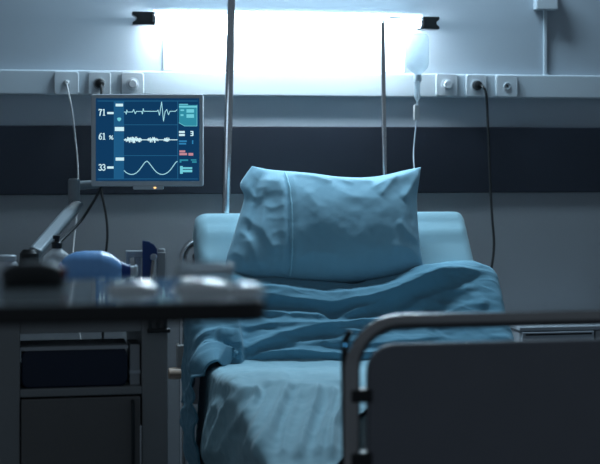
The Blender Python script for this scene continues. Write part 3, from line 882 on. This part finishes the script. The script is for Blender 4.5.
# arm
b0 = U(120, 165, MZ + 0.05); b1 = U(98, 184, MZ + 0.07); b2 = U(74, 186, MZ + 0.06); b3 = U(74, 206, MZ - 0.02); b4 = U(34, 254, 3.86)
build('mount_plate', prism_v(rrect(125, 120, 165, 160, 3), MZ + 0.045, 0.02), BEZEL, mon, bevel=0.002)
build('arm_head', tb([U(145, 140, MZ + 0.065), U(130, 155, MZ + .075), b1, b2], 0.014, 14), ARM, mon)
build('arm_joint', lt([(0.013, 0), (0.017, 0.003), (0.017, (U(74, 178, MZ).z - b3.z) - 0.0), (0.013, (U(74, 178, MZ).z - b3.z) + .004)], (b3.x, b3.y, b3.z - 0.005), 'Z', 20), ARM, mon)
def beam(a, b, w, h, bm=None):
    bm = bm or bmesh.new()
    a, b = Vector(a), Vector(b); t_ = (b - a).normalized()
    s_ = FWD.copy(); s_ = (s_ - t_ * s_.dot(t_)).normalized(); n_ = t_.cross(s_)
    prism(bm, [a + s_ * (w / 2 * i) + n_ * (h / 2 * j) for i, j in ((1, 1), (1, -1), (-1, -1), (-1, 1))],
          [b + s_ * (w / 2 * i) + n_ * (h / 2 * j) for i, j in ((1, 1), (1, -1), (-1, -1), (-1, 1))])
    return bm
build('arm_beam', beam(b3 + Vector((0.008, 0, 0.004)), b4, 0.030, 0.036), ARM, mon, bevel=0.008)
CT = 0.882                                   # cart top
ab = Vector((b4.x - 0.012, b4.y, CT))
build('arm_base', lt([(0.042, 0), (0.042, 0.010), (0.034, 0.018), (0.026, 0.022), (0.024, b4.z - CT + 0.002), (0.016, b4.z - CT + 0.012), (0, b4.z - CT + 0.012)], ab, 'Z', 24), BLACK, mon)
build('signal_cable', tb(catmull([U(102, 184, MZ + .04), U(100, 190, MZ), U(92, 204, MZ - .04), U(80, 222, MZ - .1), U(62, 240, MZ - .25), U(46, 256, 3.95)], 8), 0.0042, 8), BLACK, mon)

# ------------------------------------------------------------------ cart
CF, CB = -1.50, -0.98
gx = lambda px, Y=CF: PY(px, 300, Y).x
gz = lambda row, px=80: PY(px, row, CF).z
cl, cr = gx(0) - 0.06, gx(168)
il, ir = gx(20), gx(142)
cart = thing('equipment_cart', 'dark grey hospital cart with open shelf and door left of the bed', 'cart', ((cl + cr) / 2, (CF + CB) / 2, 0))
build('cart_top', bx(cl - 0.005, cr + 0.002, CF - 0.006, CB + 0.006, CT - 0.028, CT), CARTM, cart, bevel=0.004)
zo, zs, zd = gz(333), gz(388), gz(397)
bm = bmesh.new(); box(bm, cl, il, CF, CB, 0.10, CT - 0.028); build('side_post', bm, CARTM, cart, bevel=0.003)
bm = bmesh.new(); box(bm, ir, cr, CF, CB, 0.10, CT - 0.028); build('side_post', bm, CARTM, cart, bevel=0.003)
build('front_rail', bx(il, ir, CF + 0.004, CB, zo, CT - 0.028), CARTM, cart, bevel=0.002)
build('shelf', bx(il, ir, CF, CB, zd + .002, zs), CARTM, cart, bevel=0.003)
build('back_panel', bx(il, ir, CB - 0.012, CB, 0.10, zd), CARTM, cart)
build('bottom_panel', bx(il, ir, CF + .02, CB - .012, 0.10, 0.115), CARTM, cart)
door = build('door', bx(il + 0.003, ir - 0.004, CF - 0.004, CF + 0.014, 0.115, zd - 0.002), CARTD, cart, bevel=0.002)
hxp = gx(132.5)
build('door_handle', tb([(hxp, CF - 0.005, gz(402)), (hxp, CF - 0.016, gz(405)), (hxp, CF - 0.018, gz(420)), (hxp, CF - 0.018, gz(455)), (hxp, CF - 0.016, gz(468)), (hxp, CF - 0.005, gz(470))], 0.0042, 10), DARKM, door)
x_ = gx(140.6)
build('chrome_strip', bx(x_ - 0.0016, x_ + 0.0016, CF - 0.0035, CF + 0.001, 0.16, gz(427)), CHROME, cart)
bkz = gz(332)
build('shelf_bracket', bx(gx(147), cr + 0.004, CF - 0.018, CF + 0.0, bkz - 0.004, bkz + 0.005), BLACK, cart, bevel=0.002)
bm = bmesh.new()
for p_ in (150, 158, 165): box(bm, gx(p_) - 0.004, gx(p_) + 0.003, CF - 0.012, CF, bkz + 0.004, bkz + 0.055)
build('bracket_pins', bm, DARKM, cart)
for x in (cl + 0.03, cr - 0.03):
    for yy in (CF + 0.04, CB - 0.04):
        build('castor', lt([(0.02, -0.012), (0.048, -0.010), (0.048, 0.010), (0.02, 0.012)], (x, yy, 0.049), 'X', 20), BLACK, cart)
        # fork
        build('castor_fork', bx(x - 0.016, x + 0.016, yy - 0.012, yy + 0.012, 0.08, 0.10), DARKM, cart)
# bin on the shelf
bl, br = gx(21), gx(128); bt = gz(346.5)
bin_ = thing('storage_bin', 'dark navy plastic bin on the open shelf of the cart', 'bin', ((bl + br) / 2, CF + 0.13, zs))
build('bin_body', prism_y(rrect(bl, zs + 0.0005, br, bt - 0.006, 0.018, 6), CF + 0.01, CF + 0.13), BIN, bin_, bevel=0.004)
build('bin_lid', prism_y(rrect(bl - 0.002, bt - 0.008, br + 0.001, bt, 0.003, 3), CF + 0.006, CF + 0.134), GREYP, bin_)
fl, fr_ = gx(130.5), gx(140.5)
fo = thing('paper_carton', 'small grey carton squeezed beside the navy bin on the shelf', 'carton', ((fl + fr_) / 2, CF + 0.1, zs))
build('carton_body', bx(fl, fr_, CF + 0.02, CF + 0.12, zs + 0.0005, gz(347)), GREYP, fo, bevel=0.001)
build('carton_flap', bx(fl - 0.001, fr_ + 0.001, CF + 0.017, CF + 0.123, gz(376), gz(373)), PLATE, fo)

# ------------------------------------------------------------------ things on the cart top
def on_cart(px, Y): return PY(px, 300, Y).x
# blue resuscitator bag, lying lengthwise
AY = -1.42
ax0, ax1 = on_cart(60, AY), on_cart(124, AY)
L_ = ax1 - ax0; rb_ = 0.048
amb = thing('resuscitator_bag', 'translucent blue resuscitator bag lying on the cart beside the pump bottle', 'resuscitator', ((ax0 + ax1) / 2, AY, CT))
prf = [(0.014, 0)] + [(rb_ * (1 - abs(1 - 2 * k / 24) ** 3.4 * 0.55) * (1.0 + 0.006 * math.cos(k * math.pi * 0.66)), L_ * k / 24) for k in range(1, 24)] + [(0.013, L_)]
prf = [(r_ if h_ < L_ * 0.62 else r_ * (1 - 0.32 * ((h_ / L_ - 0.62) / 0.38) ** 1.6), h_) for r_, h_ in prf]
build('bag', lt(prf, (ax0, AY, CT + rb_ * 1.0 + 0.001), 'X', 32), LBLUE, amb)
zc_ = CT + rb_ + 0.001
build('intake_valve', lt([(0.016, -0.022), (0.021, -0.020), (0.021, -0.006), (0.030, 0.0), (0.032, 0.008)], (ax0, AY, zc_ - .008), 'X', 24), DBLUE, amb)
build('patient_valve', lt([(0.022, -0.010), (0.020, 0.0), (0.015, 0.008), (0.015, 0.014)], (ax1, AY, zc_), 'X', 24), DBLUE, amb)
build('connector', lt([(0.012, 0.012), (0.012, 0.024), (0.014, 0.025), (0.014, 0.030), (0.010, 0.032)], (ax1, AY, zc_), 'X', 20), TUBEC, amb)
# pump bottle
PYY = -1.20
bxp = on_cart(57, PYY)
pb = thing('pump_bottle', 'clear bottle with black pump cap on the cart behind the blue bag', 'bottle', (bxp, PYY, CT))
zsh = PY(57, 250, PYY).z - CT
build('bottle_body', lt([(0.034, 0.0005), (0.036, 0.004), (0.036, zsh - 0.028), (0.032, zsh - 0.014), (0.020, zsh - 0.003), (0.013, zsh + 0.002), (0.011, zsh + 0.006), (0, zsh + .006)], (bxp, PYY, CT), 'Z', 28), GLASS, pb)
build('pump_collar', lt([(0.0125, zsh + 0.004), (0.0130, zsh + 0.018), (0.009, zsh + 0.020), (0.006, zsh + 0.0205), (0.006, zsh + 0.028)], (bxp, PYY, CT), 'Z', 20), BLACK, pb)
build('pump_head', bx(bxp - 0.010, bxp + 0.007, PYY - 0.008, PYY + 0.008, CT + zsh + 0.027, CT + zsh + 0.036), BLACK, pb, bevel=0.002)
# jar
JY = -1.25; jx = on_cart(7, JY)
jz = PY(7, 255, JY).z - CT
jar = thing('medicine_jar', 'small white plastic jar at the left edge of the cart top', 'jar', (jx, JY, CT))
build('jar_body', lt([(0.026, 0.0005), (0.028, 0.004), (0.028, jz - 0.024), (0.023, jz - 0.017), (0.020, jz - 0.014)], (jx, JY, CT), 'Z', 24), WHITEJ, jar)
build('jar_lid', lt([(0.0215, jz - 0.014), (0.0225, jz - 0.012), (0.0225, jz - 0.002), (0.020, jz)], (jx, JY, CT), 'Z', 24), PLATE, jar)
# grey holder with navy flap
HYY = -1.30
gh = lambda px: on_cart(px, HYY)
hzr = lambda row: PY(145, row, HYY).z
hol = thing('instrument_holder', 'grey instrument holder with an upright navy flap on the cart corner', 'holder', (gh(147), HYY, CT))
bm = bmesh.new()
box(bm, gh(126), gh(152), HYY - 0.02, HYY + 0.02, hzr(257), hzr(250.5))
box(bm, gh(126), gh(129.5), HYY - 0.015, HYY + 0.015, CT + .0005, hzr(256))
box(bm, gh(134.5), gh(141), HYY - 0.015, HYY + 0.015, CT + .0005, hzr(256))
build('bracket', bm, GREYP, hol, bevel=0.002, smooth=False)
bm = bmesh.new(); box(bm, gh(156.5), gh(165), HYY - 0.02, HYY + 0.02, CT + .0005, hzr(252)); lathe(bm, [(0.008, 0), (0.010, 0.003), (0.010, gh(164.5) - gh(157.5)), (0.006, gh(165) - gh(157.5))], (gh(157.5), HYY - .004, hzr(252.5)), 'X', 16)
build('upright_block', bm, GREYP, hol, bevel=0.002)
fp = [(142.2, 240.2), (149, 241.2), (154, 244.5), (157, 249.5), (157, 258), (152, 262), (150, 280), (142.2, 280)]
fpw = [(PY(a_, b_, HYY - .022).x, max(PY(a_, b_, HYY - .022).z, CT + .001)) for a_, b_ in fp]
build('flap', prism_y(fpw, HYY - 0.030, HYY - 0.022), NAVY, hol, bevel=0.001, smooth=False)
kc = PY(153.5, 257, HYY - .03)
build('knob', lt([(0.0075, 0), (0.0085, 0.003), (0.007, 0.010), (0, 0.012)], (kc.x, HYY - .030, kc.z), 'Y', 18), WHITEP, hol)
build('lever', beam(PY(153.5, 258, HYY - .034), (PY(150, 280, HYY - .034).x, HYY - .034, CT + .004), 0.006, 0.006), STEEL, hol)

# ------------------------------------------------------------------ bedside cabinet on the right
NF = -0.36
a = PY(520.5, 327, NF); b = PY(593.5, 341, NF)
nr = PY(640, 327, NF).x
nb = thing('bedside_cabinet', 'pale bedside cabinet behind the footboard at right, with a drawer slot', 'cabinet', ((a.x + nr) / 2, -0.2, 0))
build('carcass', bx(a.x, nr, NF + 0.012, -0.03, 0.08, a.z - 0.014), NIGHT, nb, bevel=0.003)
build('cabinet_top', bx(a.x - 0.004, nr + 0.004, NF - 0.004, -0.026, a.z - 0.014, a.z), NIGHT, nb, bevel=0.003)
dr = build('drawer', bx(a.x + 0.004, b.x, NF - 0.006, NF + 0.012, a.z - 0.16, a.z - 0.017), NIGHT, nb, bevel=0.002)
zz = PY(556, 334.2, NF - .006).z
build('slot_grip', bx(PY(525, 334, NF).x, PY(591, 334, NF).x, NF - 0.0075, NF - 0.004, zz - 0.0026, zz + 0.0026), SLOT, dr, smooth=False)
build('side_door', bx(b.x + 0.006, nr - 0.003, NF - 0.004, NF + 0.012, 0.10, a.z - 0.017), GREYP, nb, bevel=0.002)
build('door', bx(a.x + 0.004, b.x, NF - 0.006, NF + 0.012, 0.10, a.z - 0.165), NIGHT, nb, bevel=0.002)
build('plinth', bx(a.x + 0.02, nr - 0.02, NF + 0.03, -0.04, 0, 0.08), SLOT, nb)

# ------------------------------------------------------------------ overbed table, close to the camera
TZ = 1.055
fc = U(270, 300, 1.5)
tx1 = fc.x; tf = fc.y; tbk = tf + 0.29
tab = thing('overbed_table', 'dark overbed table across the near left, seen almost edge-on', 'table', (-1.10, tf + 0.17, 0))
poly = rrect(-1.42, tf, tx1, tbk, 0.030, 6)
build('table_edge', prism_z(poly, TZ - 0.022, TZ - 0.0015), TABLEE, tab, bevel=0.004)
build('table_top', prism_z(rrect(-1.416, tf + .004, tx1 - .004, tbk - .004, 0.027, 6), TZ - 0.004, TZ), TABLET, tab, bevel=0.001)
build('column', bx(-1.36, -1.28, tf + 0.13, tf + 0.21, 0.09, TZ - 0.022), BEDPAINT, tab, bevel=0.005)
bm = bmesh.new(); box(bm, -1.36, -0.95, tf + 0.02, tf + 0.06, 0.05, 0.09); box(bm, -1.36, -0.95, tf + 0.28, tf + 0.32, 0.05, 0.09); box(bm, -1.36, -1.28, tf + 0.02, tf + 0.32, 0.05, 0.092)
build('base_frame', bm, BEDPAINT, tab, bevel=0.004, smooth=False)
for x in (-1.32, -0.98):
    for yy in (tf + 0.04, tf + 0.30):
        build('castor', lt([(0.01, -0.010), (0.025, -0.008), (0.025, 0.008), (0.01, 0.010)], (x, yy, 0.026), 'X', 16), BLACK, tab)

# things on the table
def tpos(px, depth):                          # point on the table top
    p = U(px, 290, depth); p.z = TZ; return p
ox = tpos(33, 1.66)
ox_t = thing('pulse_oximeter', 'black rounded fingertip oximeter on the left of the overbed table', 'oximeter', ox)
def dome(c, lx, ly, h0, h1, n=20, m=10):
    bm = bmesh.new(); rings = []
    for j in range(m + 1):
        a = math.pi / 2 * j / m
        rings.append([bm.verts.new((c[0] + lx * math.cos(a) ** .7 * math.copysign(abs(math.cos(2 * math.pi * k / n)) ** .8, math.cos(2 * math.pi * k / n)) if j < m else c[0],
                                    c[1] + ly * math.cos(a) ** .7 * math.copysign(abs(math.sin(2 * math.pi * k / n)) ** .8, math.sin(2 * math.pi * k / n)) if j < m else c[1],
                                    c[2] + h0 + (h1 - h0) * math.sin(a))) for k in range(n)])
    for j in range(m):
        for k in range(n):
            bm.faces.new((rings[j][k], rings[j][(k + 1) % n], rings[j + 1][(k + 1) % n], rings[j + 1][k]))
    bm.faces.new(rings[0][::-1])
    bmesh.ops.remove_doubles(bm, verts=bm.verts, dist=1e-6)
    return bm
build('lower_shell', prism_z(rrect(ox.x - 0.034, ox.y - 0.020, ox.x + 0.034, ox.y + 0.020, 0.014, 6), TZ + 0.0005, TZ + 0.012), BLACK, ox_t, bevel=0.003)
build('upper_shell', dome((ox.x, ox.y, TZ), 0.036, 0.022, 0.011, 0.027), BLACK, ox_t)
build('finger_pad', prism_z(rrect(ox.x + 0.020, ox.y - 0.012, ox.x + 0.037, ox.y + 0.012, 0.006, 4), TZ + 0.010, TZ + 0.020), REDP, ox_t)
def pack(px, depth, w, dpt, h, label, seed):
    """crumpled sealed wrapper: flat sealed rim under a puffed body"""
    c_ = tpos(px, depth)
    t = thing('dressing_pack', label, 'dressing pack', c_, 'dressing packs on the overbed table')
    build('sealed_rim', prism_z([(c_.x + a_, c_.y + b_) for a_, b_ in rrect(-w / 2, -dpt / 2, w / 2, dpt / 2, 0.004, 4)], TZ + 0.0006, TZ + 0.0018), GAUZE, t)
    n1_, n2_ = 40, 28
    top = np.zeros((n1_, n2_, 3))
    for i in range(n1_):
        for j in range(n2_):
            u, v = 2 * i / (n1_ - 1) - 1, 2 * j / (n2_ - 1) - 1
            e_ = (max(0, 1 - abs(u) ** 3) * max(0, 1 - abs(v) ** 3)) ** 0.28
            p_ = (c_.x + u * w * .46, c_.y + v * dpt * .46, seed)
            z_ = h * e_ * (0.8 + 0.26 * nz(p_, 40, seed) + 0.08 * abs(nz(p_, 130, seed + 2)))
            top[i, j] = (p_[0], p_[1], TZ + 0.0017 + max(0, z_))
    bm = grid_bm(top)
    ring = [e for e in bm.edges if e.is_boundary]
    bmesh.ops.holes_fill(bm, edges=ring)
    build('puffed_body', bm, GAUZE, t, sharp=60)
pack(203, 1.60, 0.062, 0.055, 0.013, 'white sealed dressing pack in front of the tubing coil on the overbed table', 1.3)
pack(247, 1.585, 0.036, 0.050, 0.010, 'small white sealed dressing pack at the right tip of the overbed table', 4.1)
pack(132, 1.60, 0.056, 0.050, 0.009, 'white sealed dressing pack in the middle of the overbed table', 7.7)
cc = tpos(205, 1.745)
tube_pts = []
for k in range(50):
    a = 2 * math.pi * k / 20
    tube_pts.append((cc.x + 0.030 * math.cos(a) * (1 + .04 * math.sin(k)), cc.y + 0.022 * math.sin(a), TZ + 0.0045 + 0.0052 * k / 20))
tag(build('tubing_coil', tb(catmull(tube_pts, 3), 0.0035, 8), TUBEC, base=True), 'small coil of clear tubing at the back right of the overbed table', 'tubing')

# ------------------------------------------------------------------ light
W = bpy.data.worlds.new('night_room'); S.world = W; W.use_nodes = True
nt = W.node_tree; bg = nt.nodes['Background']
bg.inputs['Color'].default_value = (0.64, 0.82, 1.0, 1); bg.inputs['Strength'].default_value = 0.135

la = bpy.data.lights.new('added_fill', 'AREA'); lo = bpy.data.objects.new('added_fill', la); COL.objects.link(lo)  # unseen fill added above the bed to brighten seat, blanket and upper wall
la.shape = 'RECTANGLE'; la.size = 0.9; la.size_y = 0.15; la.energy = 40; la.color = (0.58, 0.82, 1.0)
lo.location = (0.05, -0.27, 2.62)

# ------------------------------------------------------------------ camera
cam = bpy.data.cameras.new('camera'); co = bpy.data.objects.new('camera', cam); COL.objects.link(co)
co.location = (XC, -D, H); co.rotation_euler = (R(90), 0, -YAW)
cam.sensor_width = 36; cam.lens = 36 * F / 600; cam.shift_y = (YH - 232) / 600
cam.dof.use_dof = True; cam.dof.focus_distance = 4.25; cam.dof.aperture_fstop = 5.0
cam.clip_start = 0.05
S.camera = co
S.view_settings.view_transform = 'Standard'; S.view_settings.look = 'None'
S.view_settings.exposure = 0.0; S.view_settings.gamma = 1.0
try: S.view_settings.use_curve_mapping = False
except Exception: pass
